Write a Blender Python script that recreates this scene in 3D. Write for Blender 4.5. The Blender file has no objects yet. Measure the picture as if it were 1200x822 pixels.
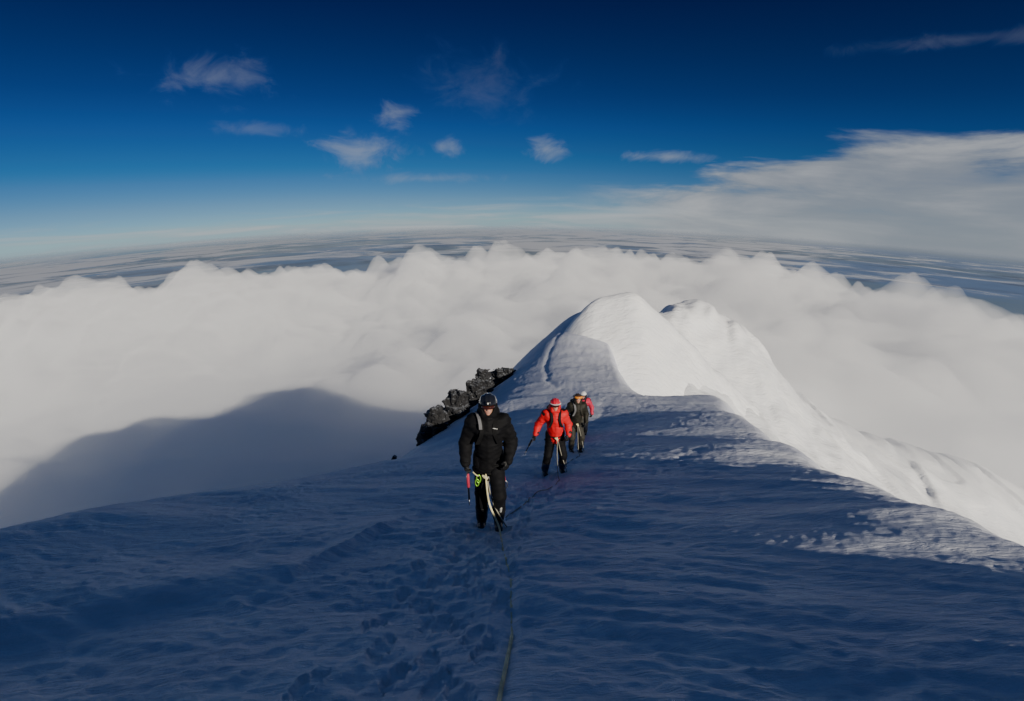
import bpy, bmesh, math, random
import numpy as np
from mathutils import Vector, Matrix

scene = bpy.context.scene
COL = scene.collection
R = math.radians
random.seed(7)

# ------------------------------------------------------------------ noise
def _h(ix, iy, iz, s):
    n = (ix * 374761393 + iy * 668265263 + iz * 2147483647 + s * 1274126177) & 0xFFFFFFFF
    n = ((n ^ (n >> 13)) * 1274126177) & 0xFFFFFFFF
    n = ((n ^ (n >> 15)) * 2246822519) & 0xFFFFFFFF
    return n ^ (n >> 16)

def noise2(x, y, s=0):
    """gradient noise, about -1..1"""
    x = np.asarray(x, float); y = np.asarray(y, float)
    ix = np.floor(x).astype(np.int64); iy = np.floor(y).astype(np.int64)
    fx = x - ix; fy = y - iy
    u = fx*fx*fx*(fx*(fx*6-15)+10); v = fy*fy*fy*(fy*(fy*6-15)+10)
    def g(a, b):
        t = _h(ix+a, iy+b, 0, s) / 4294967296.0 * 2*math.pi
        return np.cos(t)*(fx-a) + np.sin(t)*(fy-b)
    a = g(0,0); b = g(1,0); c = g(0,1); d = g(1,1)
    return 1.5*(a + u*(b-a) + v*(c-a) + u*v*(a-b-c+d))

def fbm(x, y, o=4, s=0, gain=.5):
    t = 0; a = 1; n = 0
    for k in range(o):
        t = t + a*noise2(x*2**k, y*2**k, s+k*17); n += a; a *= gain
    return t/n

def noise3(x, y, z, s=0):
    x = np.asarray(x, float); y = np.asarray(y, float); z = np.asarray(z, float)
    ix = np.floor(x).astype(np.int64); iy = np.floor(y).astype(np.int64); iz = np.floor(z).astype(np.int64)
    fx = x-ix; fy = y-iy; fz = z-iz
    f = lambda t: t*t*(3-2*t)
    u, v, w = f(fx), f(fy), f(fz)
    r = 0
    for a in (0,1):
        for b in (0,1):
            for c in (0,1):
                h = _h(ix+a, iy+b, iz+c, s)/2147483648.0 - 1
                r = r + h*(u if a else 1-u)*(v if b else 1-v)*(w if c else 1-w)
    return r

def softplus(x, k):
    return np.logaddexp(0, np.asarray(x)*k)/k

def sstep(a, b, x):
    t = np.clip((np.asarray(x, float)-a)/(b-a), 0, 1)
    return t*t*(3-2*t)

class TPS:
    """smooth surface through surveyed points"""
    def __init__(self, pts, lam=0.0):
        p = np.array(pts, float); self.c = p[:, :2]; n = len(p)
        K = self._k(np.hypot(p[:, None, 0]-p[None, :, 0], p[:, None, 1]-p[None, :, 1])) + lam*np.eye(n)
        P = np.c_[np.ones(n), self.c]
        A = np.block([[K, P], [P.T, np.zeros((3, 3))]])
        self.w = np.linalg.solve(A, np.r_[p[:, 2], 0, 0, 0])
    def _k(self, r):
        return np.where(r > 1e-9, r*r*np.log(np.maximum(r, 1e-9)), 0)
    def __call__(self, x, y):
        x = np.asarray(x, float); sh = x.shape; x = x.ravel(); y = np.asarray(y, float).ravel()
        out = self.w[-3] + self.w[-2]*x + self.w[-1]*y
        for i, (cx, cy) in enumerate(self.c):
            out = out + self.w[i]*self._k(np.hypot(x-cx, y-cy))
        return out.reshape(sh)

# ------------------------------------------------------------------ nodes
class NT:
    def __init__(self, tree):
        self.t = tree; self.n = tree.nodes; self.l = tree.links
    def new(self, kind, props=None, **inp):
        nd = self.n.new(kind)
        for k, v in (props or {}).items(): setattr(nd, k, v)
        for k, v in inp.items():
            self.set(nd, k, v)
        return nd
    def set(self, nd, key, v):
        key = int(key[1:]) if isinstance(key, str) and key[0] == '_' and key[1:].isdigit() else key.replace('_', ' ') if isinstance(key, str) else key
        s = nd.inputs[key]
        if isinstance(v, bpy.types.NodeSocket): self.l.new(v, s)
        elif isinstance(v, bpy.types.Node): self.l.new(v.outputs[0], s)
        else:
            if s.type == 'RGBA' and len(v) == 3: v = (*v, 1)
            s.default_value = v
    def math(self, op, a, b=None, c=None, clamp=False):
        nd = self.new('ShaderNodeMath', {'operation': op, 'use_clamp': clamp}, _0=a)
        if b is not None: self.set(nd, '_1', b)
        if c is not None: self.set(nd, '_2', c)
        return nd.outputs[0]
    def ss(self, x, a, b, lo=0.0, hi=1.0):
        nd = self.new('ShaderNodeMapRange', {'interpolation_type': 'SMOOTHSTEP'}, _0=x, _1=a, _2=b, _3=lo, _4=hi)
        return nd.outputs[0]
    def mix(self, f, a, b, mode='MIX'):
        nd = self.n.new('ShaderNodeMix'); nd.data_type = 'RGBA'; nd.blend_type = mode
        self.set(nd, '_0', f); self.set(nd, '_6', a); self.set(nd, '_7', b)
        return nd.outputs[2]
    def noise(self, vec, scale, detail=4, rough=.5, dist=0.0, dims='3D'):
        nd = self.new('ShaderNodeTexNoise', {'noise_dimensions': dims}, Vector=vec, Scale=scale, Detail=detail, Roughness=rough, Distortion=dist)
        return nd.outputs[0]
    def xyz(self, v):
        nd = self.new('ShaderNodeSeparateXYZ', _0=v); return nd.outputs
    def vec(self, x, y, z=0.0):
        return self.new('ShaderNodeCombineXYZ', _0=x, _1=y, _2=z).outputs[0]

def new_mat(name):
    m = bpy.data.materials.new(name); m.use_nodes = True
    t = NT(m.node_tree); m.node_tree.nodes.clear()
    out = t.new('ShaderNodeOutputMaterial')
    return m, t, out

# ------------------------------------------------------------------ objects
def mesh_obj(name, verts, faces, mat=None, parent=None, smooth=True, **props):
    me = bpy.data.meshes.new(name)
    me.from_pydata(verts, [], faces)
    if smooth: me.polygons.foreach_set('use_smooth', [True]*len(me.polygons))
    me.update()
    o = bpy.data.objects.new(name, me); COL.objects.link(o)
    if mat: me.materials.append(mat)
    if parent: o.parent = parent
    for k, v in props.items(): o[k] = v
    return o

def grid_faces(nr, nc, wrap=False):
    i = np.arange(nr-1)[:, None]; j = np.arange(nc if wrap else nc-1)[None, :]
    j2 = (j+1) % nc
    a = i*nc+j; b = i*nc+j2; c = (i+1)*nc+j2; d = (i+1)*nc+j
    return np.stack([a, b, c, d], -1).reshape(-1, 4).tolist()

# ------------------------------------------------------------------ camera
cam_d = bpy.data.cameras.new('camera'); cam = bpy.data.objects.new('camera', cam_d); COL.objects.link(cam)
cam_d.sensor_width = 36; cam_d.lens = 18.6
cam_d.clip_start = .05; cam_d.clip_end = 400000
cam.location = (0, 0, 0); cam.rotation_euler = (R(90-14), 0, 0)
scene.camera = cam

# ------------------------------------------------------------------ light
SUN_EL = 17.6
SUN_AZ = 146.0            # clockwise from +Y (the view): behind the right shoulder
sd = Vector((math.sin(R(SUN_AZ))*math.cos(R(SUN_EL)), math.cos(R(SUN_AZ))*math.cos(R(SUN_EL)), math.sin(R(SUN_EL))))
sl = bpy.data.lights.new('sun', 'SUN'); sl.energy = 5.0; sl.angle = R(.5); sl.color = (1, .92, .77)
so = bpy.data.objects.new('sun', sl); COL.objects.link(so)
so.rotation_euler = sd.to_track_quat('Z', 'Y').to_euler()

# ------------------------------------------------------------------ world
HC = .078      # the far deck dips towards both sides of the view
w = bpy.data.worlds.new('World'); scene.world = w; w.use_nodes = True
t = NT(w.node_tree); w.node_tree.nodes.clear()
wout = t.new('ShaderNodeOutputWorld')
tc = t.new('ShaderNodeTexCoord')
dx, dy, dz = t.xyz(tc.outputs['Generated'])
x2 = t.math('MULTIPLY', dx, dx)
e = t.math('ADD', t.math('MULTIPLY_ADD', x2, HC, dz), .014)      # elevation above the haze line
ez = t.math('MAXIMUM', t.math('MULTIPLY', e, 1.5), .02)
sky = t.new('ShaderNodeTexSky', {'sky_type': 'NISHITA', 'sun_disc': False, 'sun_elevation': R(SUN_EL), 'sun_rotation': R(SUN_AZ),
            'altitude': 5000, 'air_density': 1.0, 'dust_density': .25, 'ozone_density': 3.0}, Vector=t.vec(dx, dy, ez))
deep = t.new('ShaderNodeValToRGB', _0=e)
cr = deep.color_ramp
for p_, c_ in ((0.0, (.50, .56, .52)), (.05, (.40, .51, .52)), (.083, (.25, .46, .55)), (.12, (.14, .40, .57)), (.168, (.088, .32, .58)), (.214, (.06, .235, .50)), (.279, (.044, .175, .43)), (.34, (.05, .12, .37)), (.42, (.05, .10, .34)), (.60, (.9, .98, 1.15)), (1.0, (1.0, 1.0, 1.05))):
    el = cr.elements[0] if p_ == 0 else cr.elements[len(cr.elements)-1] if p_ == 1.0 else cr.elements.new(p_)
    el.color = (*c_, 1)
skyc = t.mix(1.0, sky.outputs[0], deep.outputs[0], 'MULTIPLY')
az = t.math('ARCTAN2', dx, dy)
p = t.vec(az, e, 0)
# veil of haze on the horizon and streaks in it
st = t.noise(t.vec(t.math('MULTIPLY', az, 4.5), t.math('MULTIPLY', e, 60.0), 1.7), 1.0, 7, .6, .5)
hz_top = t.math('MULTIPLY_ADD', st, .10, -.040)
haze = t.ss(t.math('SUBTRACT', e, hz_top), .034, -.026)
hazec = t.mix(t.ss(st, .35, .65), (2.9, 3.5, 4.2), (4.7, 5.0, 5.3))
c1 = t.mix(t.math('MULTIPLY', haze, .92), skyc, hazec)
# large high sheet on the right
n1 = t.noise(t.vec(t.math('MULTIPLY', az, 4.4), t.math('MULTIPLY', e, 24.0), 5.1), 1.0, 8, .58, .3)
nb = t.noise(t.vec(t.math('MULTIPLY', az, 2.2), t.math('MULTIPLY', e, 7.0), 9.3), 1.0, 3, .5)
top = t.ss(az, .12, .62, .066, .158)
m1 = t.ss(t.math('ADD', t.math('SUBTRACT', top, e), t.math('MULTIPLY', t.math('SUBTRACT', n1, .5), .15)), -.006, .035)
m1 = t.math('MULTIPLY', m1, t.ss(az, .08, .34))
m1 = t.math('MULTIPLY', m1, t.ss(n1, .27, .48, .72, 1.0))
shc = t.mix(t.ss(t.math('ADD', t.math('MULTIPLY', nb, .55), t.math('MULTIPLY', n1, .45)), .38, .60), (2.5, 2.8, 3.3), (5.5, 5.6, 5.7))
shc = t.mix(t.ss(t.math('SUBTRACT', top, e), .035, .13, 0.0, .55), shc, (2.5, 2.85, 3.3))
c2 = t.mix(t.math('MULTIPLY', m1, .9), c1, shc)
# small puffs and wisps
wn = t.noise(t.vec(t.math('MULTIPLY', az, 16.0), t.math('MULTIPLY', e, 26.0), 2.0), 1.0, 6, .6, .6)
puffs = None
for (pa, pe, ra, re, st_) in PUFFS if 'PUFFS' in globals() else ((-.27, .130, .07, .040, .55), (-.20, .185, .045, .025, .5), (-.125, .137, .035, .022, .5), (.06, .133, .038, .022, .6), (-.47, .235, .10, .035, .30), (-.05, .235, .13, .06, .11), (.28, .122, .09, .012, .6), (-.42, .165, .08, .012, .22), (-.16, .085, .14, .010, .3), (.66, .27, .17, .012, .13)):
    da = t.math('DIVIDE', t.math('SUBTRACT', az, pa), ra); de = t.math('DIVIDE', t.math('SUBTRACT', e, pe), re)
    r2 = t.math('SQRT', t.math('ADD', t.math('MULTIPLY', da, da), t.math('MULTIPLY', de, de)))
    v = t.math('SUBTRACT', 1.15, t.math('ADD', r2, t.math('MULTIPLY', t.math('SUBTRACT', .52, wn), 2.6)))
    v = t.ss(v, 0.0, 1.5, 0.0, min(1, st_*.72))
    puffs = v if puffs is None else t.math('MAXIMUM', puffs, v)
c3 = t.mix(puffs, c2, (4.4, 4.7, 5.2))
bg = t.new('ShaderNodeBackground', _0=c3, _1=.1)
t.l.new(bg.outputs[0], wout.inputs[0])

# ------------------------------------------------------------------ snow
def snow_material(name, scale=1.0, bump=1.0, ca=(.88, .89, .91), cb=(.96, .96, .96)):
    m, t, out = new_mat(name)
    g = t.new('ShaderNodeNewGeometry'); P = g.outputs['Position']
    n1 = t.noise(P, .9*scale, 6, .6)
    pm = t.new('ShaderNodeMapping', Vector=P); pm.inputs['Rotation'].default_value = (0, 0, R(-28)); pm.inputs['Scale'].default_value = (1, 4, 1)
    n2 = t.noise(pm.outputs[0], 2.2*scale, 7, .62, .4)
    n3 = t.noise(P, 34*scale, 3, .6)
    b1 = t.new('ShaderNodeBump', Height=n2, Strength=.45*bump, Distance=.10/scale)
    b2 = t.new('ShaderNodeBump', Height=n3, Strength=.30*bump, Distance=.012/scale, Normal=b1.outputs[0])
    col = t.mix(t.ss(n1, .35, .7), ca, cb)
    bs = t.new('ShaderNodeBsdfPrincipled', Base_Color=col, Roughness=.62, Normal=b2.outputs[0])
    bs.inputs['Specular IOR Level'].default_value = .25
    t.l.new(bs.outputs[0], out.inputs[0])
    return m

snow_mat = snow_material('shade_tinted_snow', 1.0, 1.3, (.62, .64, .74), (.74, .76, .82))  # near snow: shade put into a darker, bluer base colour than the far snow
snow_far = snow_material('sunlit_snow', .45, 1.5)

# near ridge: control points (metres, camera at the origin, 1.6 m above the snow)
BASE = [
 # walking line
 (0,0,-1.62),(0,1.2,-2.05),(0,2.25,-2.50),(-.1,4.4,-3.35),(-.2,6.6,-4.13),(.5,9,-4.98),(1.1,11.5,-5.76),(2,15,-6.82),(3,18.5,-7.95),(4.5,22,-8.7),
 # saddle and its crest
 (5.5,27,-9.65),(8,27.5,-9.6),(10.5,27.5,-9.5),
 # right-hand crest
 (5.2,2.5,-2.35),(5.27,4.8,-3.2),(5.67,6.3,-3.72),(6.04,8.3,-4.42),(6.75,11,-5.30),(8.7,18,-7.25),(9.6,22.5,-8.5),
 # left shoulder
 (-9.8,9,-5.3),(-9.7,12,-6.7),(-8.5,16,-8.6),(-5.6,22,-10.6),(-5.5,29,-12.5),(-3.15,37,-13.06),(-6,4,-3.9),(-4.5,10,-5.6),(-3,15,-7.2),
 # climb to the far top, left of the dome
 (2.4,35,-10.9),(3.7,45,-10.3),(8.1,55,-9.2),(6.3,50,-9.75),(0,45,-12.7),(3.5,54,-11.5),(12,55,-10),(12,45,-11.5),
 # behind the camera, unseen: shaped to throw shade on the slope and left cloud
 (0,-6,.9),(4,-6,.9),(-7,-6,-.9),(0,-14,4.2),(6,-14,4.0),(-9,-14,1.6),(-28,-22,-2.5),(-20,-10,-3.2),(0,-22,5.5),(0,-34,0),(8,-30,-4),(-12,-30,-5),(0,-70,-22),(-20,-70,-28),(12,-70,-26),
]
tps = TPS(BASE, .02)
CREST = np.array([(-80,14),(-30,8),(-14,7.5),(-6,6.2),(2.5,5.2),(4.8,5.27),(6.3,5.67),(8.3,6.04),(11,6.75),(18,8.7),(22.5,9.9),(27.5,11.5),(35,13),(60,16),(90,16)])
SHOULD = np.array([(-80,-34),(-30,-36),(-14,-30),(-6,-16),(4,-10.5),(9,-9.8),(12,-9.7),(16,-8.5),(22,-5.6),(29,-5.5),(37,-3.15),(45,0),(54,3.5),(60,6),(90,8)])  # pushed out behind the camera so the unseen ridge shades the left cloud

def path_x(y):
    return np.interp(y, [-5,0,2.25,6.6,9,11.5,15,18.5,22,27,35,45,55], [-1.6,-1.2,-.85,-.3,.5,1.0,2,3,4,5,2.6,3.7,7.5])

def ground_base(x, y):
    x = np.asarray(x, float); y = np.asarray(y, float)
    z = tps(x, np.clip(y, -75, 62))
    xc = np.interp(y, CREST[:, 0], CREST[:, 1]); xl = np.interp(y, SHOULD[:, 0], SHOULD[:, 1])
    wob = .35*fbm(y*.35, 0*y+3.3, 3, 5)
    z = z - 1.25*softplus(x-xc-wob, 5.0) - .75*softplus(xl-x, .9)
    z = z - .55*softplus(y-57, .8) - .75*softplus(y-28.8, 3)*sstep(0, 3.5, x-6.3-.12*(y-28.8))
    z = z - .33*softplus(-60-y, .1)
    return z

_rs = random.Random(5); STEPS = []
for _w in range(5):
    _y = 1.2+_rs.random()*.4; _off = _rs.uniform(-.45, .45) if _w else 0.0
    while _y < 13:
        _sd = 1 if len(STEPS) % 2 else -1
        STEPS.append((float(path_x(_y))+_off*(1.3-.06*_y)+_sd*.13+_rs.uniform(-.05, .05), _y+_rs.uniform(-.05, .05), _rs.uniform(-.35, .35), _rs.uniform(.045, .10)))
        _y += .36+_rs.uniform(-.05, .08)

def boot_prints(x, y):
    dz = np.zeros(np.shape(x))
    for sx, sy, a, dep in STEPS:
        m = (np.abs(x-sx) < .35) & (np.abs(y-sy) < .35)
        if not m.any(): continue
        u = x[m]-sx; v = y[m]-sy; ca, sa = math.cos(a), math.sin(a)
        q = np.sqrt(((u*ca+v*sa)/.064)**2+((-u*sa+v*ca)/.150)**2)
        q = q + .38*noise2(x[m]*17, y[m]*17, 71) + .16*noise2(x[m]*41, y[m]*41, 72)
        dz[m] = np.minimum(dz[m], -.58*dep*sstep(1.15, .80, q)*(.7+.5*noise2(x[m]*9, y[m]*9, 73))) + .012*np.exp(-((q-1.35)/.28)**2)
    return dz

def rope_x(y):
    return np.interp(y, [1.0, 1.8, 2.3, 3.1, 4.2, 6.2], [-.12, -.10, -.065, .0, -.01, -.16])

def ground(x, y):
    x = np.asarray(x, float); y = np.asarray(y, float)
    z = ground_base(x, y)
    d = np.hypot(x, y)
    # drifts and sastrugi, lying across the slope from right to left
    a = R(-24); u = x*math.cos(a)+y*math.sin(a); v = -x*math.sin(a)+y*math.cos(a)
    wv = fbm(u*.5, v*.5, 2, 50)
    z = z + .16*fbm(u*.16, v*.45, 3, 11)
    for bx_, by_, sx_, sy_, h_ in ((4.7, 5.7, 1.5, .9, .24), (6.0, 12.2, 2.2, 1.6, .30), (7.4, 19.5, 2.6, 2.2, .34), (2.2, 25, 2.5, 3, .3), (-.5, 31, 2.2, 2.5, .3)):
        z = z + h_*np.exp(-((x-bx_)/sx_)**2-((y-by_)/sy_)**2)
    dl = y-np.interp(x, [-8, -4.7, -2.3, -1.6, -.9], [3.2, 4.1, 4.9, 7.0, 9.2])+.12*fbm(x*1.3, y*1.3, 2, 91)
    z = z + .11*sstep(-.45, .35, dl)*np.exp(-np.maximum(dl-.25, 0)/1.3)*sstep(-.9, -2.0, x)*sstep(-14, -9, x)
    s = fbm(u*.55+.6*wv, v*1.9, 4, 23)
    z = z + .056*(.35+.65*sstep(-.3, .3, fbm(x*.22+31, y*.3, 2, 79)))*(1-np.abs(s)*2)
    s2 = fbm(u*1.6+.8*wv, v*4.6, 3, 31)
    amp = sstep(-.25, .35, fbm(x*.35+9, y*.35, 2, 77))
    z = z + .026*amp*(1-np.abs(s2)*2.2)
    z = z + .018*amp*fbm(u*4, v*9, 3, 41) + .010*fbm(x*7, y*7, 2, 43)
    z = z + boot_prints(x, y) - .022*np.exp(-((x-rope_x(y))/.045)**2)*sstep(6.4, 6.0, y)
    xt = np.interp(y, [30, 35, 40, 45, 50, 55], [3.8, 2.4, 2.6, 3.7, 5.6, 8.1])+.15*noise2(y*.5, y*0+4.4, 12)
    z = z - .075*np.exp(-((x-xt)/.2)**2)*sstep(31, 34, y)
    # trodden track: trough with boot holes
    px = path_x(y) + .22*noise2(y*.6, y*0+2.2, 9)
    q = (x-px)/.42
    tr = np.exp(-q*q)
    z = z - .05*tr*sstep(40, 20, y)
    holes = noise2(x*2.7+4, y*2.3, 61)
    z = z - .012*np.exp(-((x-px)/.55)**2)*sstep(.05, .55, holes)*sstep(45, 25, y)
    h2 = noise2(x*3.3+4, y*3.0, 63)
    z = z + .030*fbm(x*5.5, y*5.5, 3, 67)*np.exp(-((x-px)/.75)**2)*sstep(25, 12, y) - .015*np.exp(-((x-px+.6)/1.1)**2)*sstep(.2, .6, h2)*sstep(30, 15, y)
    return z

def ground_at(x, y):
    return float(ground(np.array([x]), np.array([y]))[0])

def build_snow_slope():
    # rings around the viewpoint, finer ahead
    na_f, na_b = 900, 200
    th = np.concatenate([np.linspace(-R(62), R(62), na_f, endpoint=False), np.linspace(R(62), 2*math.pi-R(62), na_b, endpoint=False)])
    r = np.concatenate([[.25], np.concatenate([np.geomspace(.5, 75, 520), np.geomspace(76, 420, 50)])])
    T, RR = np.meshgrid(th, r)
    X = RR*np.sin(T); Y = RR*np.cos(T)
    Z = ground(X, Y)
    V = np.c_[X.ravel(), Y.ravel(), Z.ravel()].tolist()
    F = grid_faces(len(r), len(th), True)
    V.append((0, 0, ground_at(0, 0))); k = len(V)-1; n = len(th)
    F += [[k, j, (j+1) % n] for j in range(n)]
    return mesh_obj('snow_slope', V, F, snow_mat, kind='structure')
build_snow_slope()

# sunlit dome and the humps beyond the saddle
def heightfield(name, fn, xr, yr, nx, ny, mat, **props):
    X, Y = np.meshgrid(np.linspace(*xr, nx), np.linspace(*yr, ny))
    Z = fn(X, Y)
    return mesh_obj(name, np.c_[X.ravel(), Y.ravel(), Z.ravel()].tolist(), grid_faces(ny, nx), mat, **props)

def dome_h(x, y):
    # a wind-rounded dome: broad face towards the saddle, steep right-hand side, sharp left edge
    z = -6.35 - 1.12*softplus(47.5-y, 3.5) - .6*softplus(y-48.0, 3)
    z = z - .13*softplus(10.6-x, 3) - 1.25*softplus(np.interp(y, [34, 37, 40, 44, 47, 50, 60], [9.6, 8.6, 6.9, 5.3, 6.6, 8.6, 13])-x, 1.8) - .92*softplus(x-11.3, 3)
    z = z + .40*fbm(x*.13, y*.13, 3, 201) + .06*fbm(x*.6, y*.6, 3, 203) + .05*(1-2*np.abs(fbm(x*.5+y*.3, y*1.4-x*.4, 4, 211)))
    z = z + sstep(12.5, 16, x)*(.45*(1-2*np.abs(fbm(x*.33, y*.20, 4, 207)))-.2)
    return z
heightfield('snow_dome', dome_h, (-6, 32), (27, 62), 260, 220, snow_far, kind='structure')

FL = [(16,56,-9.7),(14.5,52,-10.2),(19,52,-13.5),(21,60,-9.6),(16,62,-12.5),(26,60,-11.8),(31.8,62,-17.8),(38,62,-23),(43,61,-27.5),(14,40,-14.5),(18,40,-16.0),(31,45,-23.0),(24,44,-19.5),(22,36,-19),
      (65,60,-38),(50,52,-33),(40,40,-31),(40,20,-34),(60,20,-46),(46.7,68,-27.9),(56,70,-31.2),(68.8,74,-35.8),(81,76,-42),(48,82,-38),(58,88,-42),(75,95,-44),(92,85,-48),(100,60,-60),(90,130,-70),(60,120,-60),(25,80,-26),(40,95,-45)]
tfl = TPS(FL, .5)
def flank_h(x, y):
    z = tfl(x, y)
    a = fbm(x*.07, y*.07, 4, 301)
    z = z - 1.6*softplus(14.8-x, 2)*sstep(51, 46, y) + .35*(1-2*np.abs(fbm(x*.45, y*.3, 3, 309)))*(.25+.75*sstep(46, 32, x))
    z = z + 1.0*a + .25*(1-2*np.abs(fbm(x*.16+3, y*.10, 3, 305)))
    # fracture steps (small ice cliffs) running down the face
    c = fbm(x*.11+5, y*.05, 2, 333)
    z = z - .7*sstep(.05, .16, c) + .7*sstep(.30, .45, c)
    return z
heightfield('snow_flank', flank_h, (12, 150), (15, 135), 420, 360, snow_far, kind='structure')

#PART2
# ------------------------------------------------------------------ sea of cloud
def volume_material(name, density, color=(1, 1, 1), g=0.0):
    m, t, out = new_mat(name)
    v = t.new('ShaderNodeVolumeScatter', Color=color, Density=density, Anisotropy=g)
    t.l.new(v.outputs[0], out.inputs['Volume'])
    return m

CL = [(-1400,900,-190),(-919,700,-138),(-777,800,-111),(-615,850,-91),(-432,900,-80),(-244,900,-72),(-64,800,-60),(64,1000,-67),(254,1000,-64),(373,900,-63),(393,700,-67),(400,560,-70),(441,450,-80),(500,420,-90),(378,330,-100),
      (-456,450,-143),(-301,450,-127),(-165,500,-115),(-20,560,-82),(222,450,-88),(227,300,-96),(-273,260,-125),(-180,260,-112),(-89,260,-103),(-165,150,-112),(-81,150,-104),(-34,200,-92),
      (60,300,-82),(120,350,-84),(130,200,-92),(300,150,-120),(-250,60,-120),(-60,60,-100)]
tcl = TPS(CL, 300)
EDGE = np.array([(-70,1100),(-52,1120),(-36,1100),(-25,1050),(-15,970),(-5,850),(3.6,1010),(14,1050),(22.5,990),(29,860),(36,760),(42,700),(50,660),(70,600)])

def cloud_top(x, y):
    az = np.degrees(np.arctan2(x, y)); r = np.hypot(x, y)
    z = tcl(x, y)
    wx = 40*fbm(x/260, y/260, 2, 400); wy = 40*fbm(x/260+7, y/260, 2, 402)
    b1 = np.abs(noise2((x+wx)/230, (y+wy)/230, 411)); b2 = np.abs(noise2((x+wx)/95+3, (y+wy)/95, 413))
    b3 = np.abs(noise2(x/41, y/41+5, 415)); b4 = np.abs(noise2(x/18+1, y/18, 417))
    s = np.clip(r/420, .35, 1.5)
    z = z + s*(24*(b1-.3) + 22*(b2-.3) + 17*(b3-.3)*(.5+b2) + 5*(b4-.3)*(.5+b3))
    z = z - 70*sstep(.05, .45, fbm(x/130+2, y/130, 3, 441))*sstep(31, 39, az) - 30*sstep(.15, .5, fbm(x/170+8, y/170, 3, 443))*sstep(-20, -34, az)
    z = z - .85*softplus(r-np.interp(az, EDGE[:, 0], EDGE[:, 1]) - 60*fbm(x/150, y/150, 2, 430), .03)
    return z

def veil_top(x, y):
    az = np.degrees(np.arctan2(x, y)); r = np.hypot(x, y)
    z = tcl(x, y) + 13*(1-.55*sstep(400, 900, r)) + 9*fbm(x/200, y/200, 3, 450) - 60*sstep(29, 37, az)
    return z - .85*softplus(r-np.interp(az, EDGE[:, 0], EDGE[:, 1]) + 60, .02)

def build_cloud(name='cloud_sea', fn=None, D=None, col=(1, 1, 1), label='thick bank of cloud filling the valley below the snow ridge', na=800, nr_=560):
    th = np.radians(np.linspace(-68, 68, na)); r = np.geomspace(48, 1500, nr_)
    T, RR = np.meshgrid(th, r); X = RR*np.sin(T); Y = RR*np.cos(T); Z = (fn or cloud_top)(X, Y)
    nr, nc = X.shape; n = nr*nc
    X, Y, Z = X*CS, Y*CS, Z*CS
    V = np.c_[X.ravel(), Y.ravel(), Z.ravel()]
    Zb = np.minimum(Z-30, -150+0*Z)
    V = np.r_[V, np.c_[X.ravel(), Y.ravel(), Zb.ravel()]].tolist()
    F = grid_faces(nr, nc)
    F += [[v+n for v in f[::-1]] for f in grid_faces(nr, nc)]
    ring = list(range(nc)) + [i*nc+nc-1 for i in range(1, nr)] + [(nr-1)*nc+j for j in range(nc-2, -1, -1)] + [i*nc for i in range(nr-2, 0, -1)]
    for a, b in zip(ring, ring[1:]+ring[:1]):
        F.append([b, a, a+n, b+n])
    o = mesh_obj(name, V, F, volume_material(name+'_vapour', D or CLOUD_D, col, -.15), kind='stuff')
    o['label'] = label
    return o
CLOUD_D = .042; CS = .72
build_cloud()
build_cloud('valley_mist', veil_top, .0055, (.90, .895, .90), 'thin grey mist lying over the sea of cloud beside the ridge', 300, 220)
scene.cycles.volume_bounces = 20
scene.cycles.max_bounces = 22

def build_mist():
    # thin cloud clinging to the sunlit flank
    na, nb = 160, 90; V = []; c0 = Vector((66, 76, -37))
    U, W = np.meshgrid(np.linspace(0, 2*math.pi, na, endpoint=False), np.linspace(-math.pi/2+.02, math.pi/2-.02, nb))
    D = np.stack([np.cos(W)*np.cos(U), np.cos(W)*np.sin(U), np.sin(W)], -1)
    n = noise3(D[..., 0]*2.2, D[..., 1]*2.2, D[..., 2]*2.2, 5)*.35+np.abs(noise3(D[..., 0]*5, D[..., 1]*5, D[..., 2]*5, 6))*.3+np.abs(noise3(D[..., 0]*11, D[..., 1]*11, D[..., 2]*11, 7))*.12
    r = .8+n
    P = np.stack([60+D[..., 0]*r*27, 64+D[..., 1]*r*8, -28.5+D[..., 2]*r*6.5], -1).reshape(-1, 3)
    F = grid_faces(nb, na, True); F += [list(range(na))[::-1], [(nb-1)*na+k for k in range(na)]]
    o = mesh_obj('mist', P.tolist(), F, volume_material('mist_vapour', .045, (1, 1, 1), -.28), kind='stuff'); o['label'] = 'thin bright mist clinging to the sunlit snow flank'
build_mist()

# ------------------------------------------------------------------ the low country far below
def far_sheet(name, mat, lift, r0, r1, na=240, nr=120, **props):
    th = np.radians(np.linspace(-75, 75, na)); r = np.geomspace(r0, r1, nr)
    T, RR = np.meshgrid(th, r); X = RR*np.sin(T); Y = RR*np.cos(T)
    Z = -(820-lift) - RR*HC*np.sin(T)**2
    return mesh_obj(name, np.c_[X.ravel(), Y.ravel(), Z.ravel()].tolist(), grid_faces(nr, na), mat, **props)

def far_coords(t):
    g = t.new('ShaderNodeNewGeometry'); x, y, z = t.xyz(g.outputs['Position'])
    r = t.math('SQRT', t.math('ADD', t.math('MULTIPLY', x, x), t.math('MULTIPLY', y, y)))
    # distances shrink towards the horizon, so pattern size follows the logarithm of the range
    az = t.math('ARCTAN2', x, y); lr = t.math('LOGARITHM', r, 2.718)
    return x, y, r, az, lr

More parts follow.
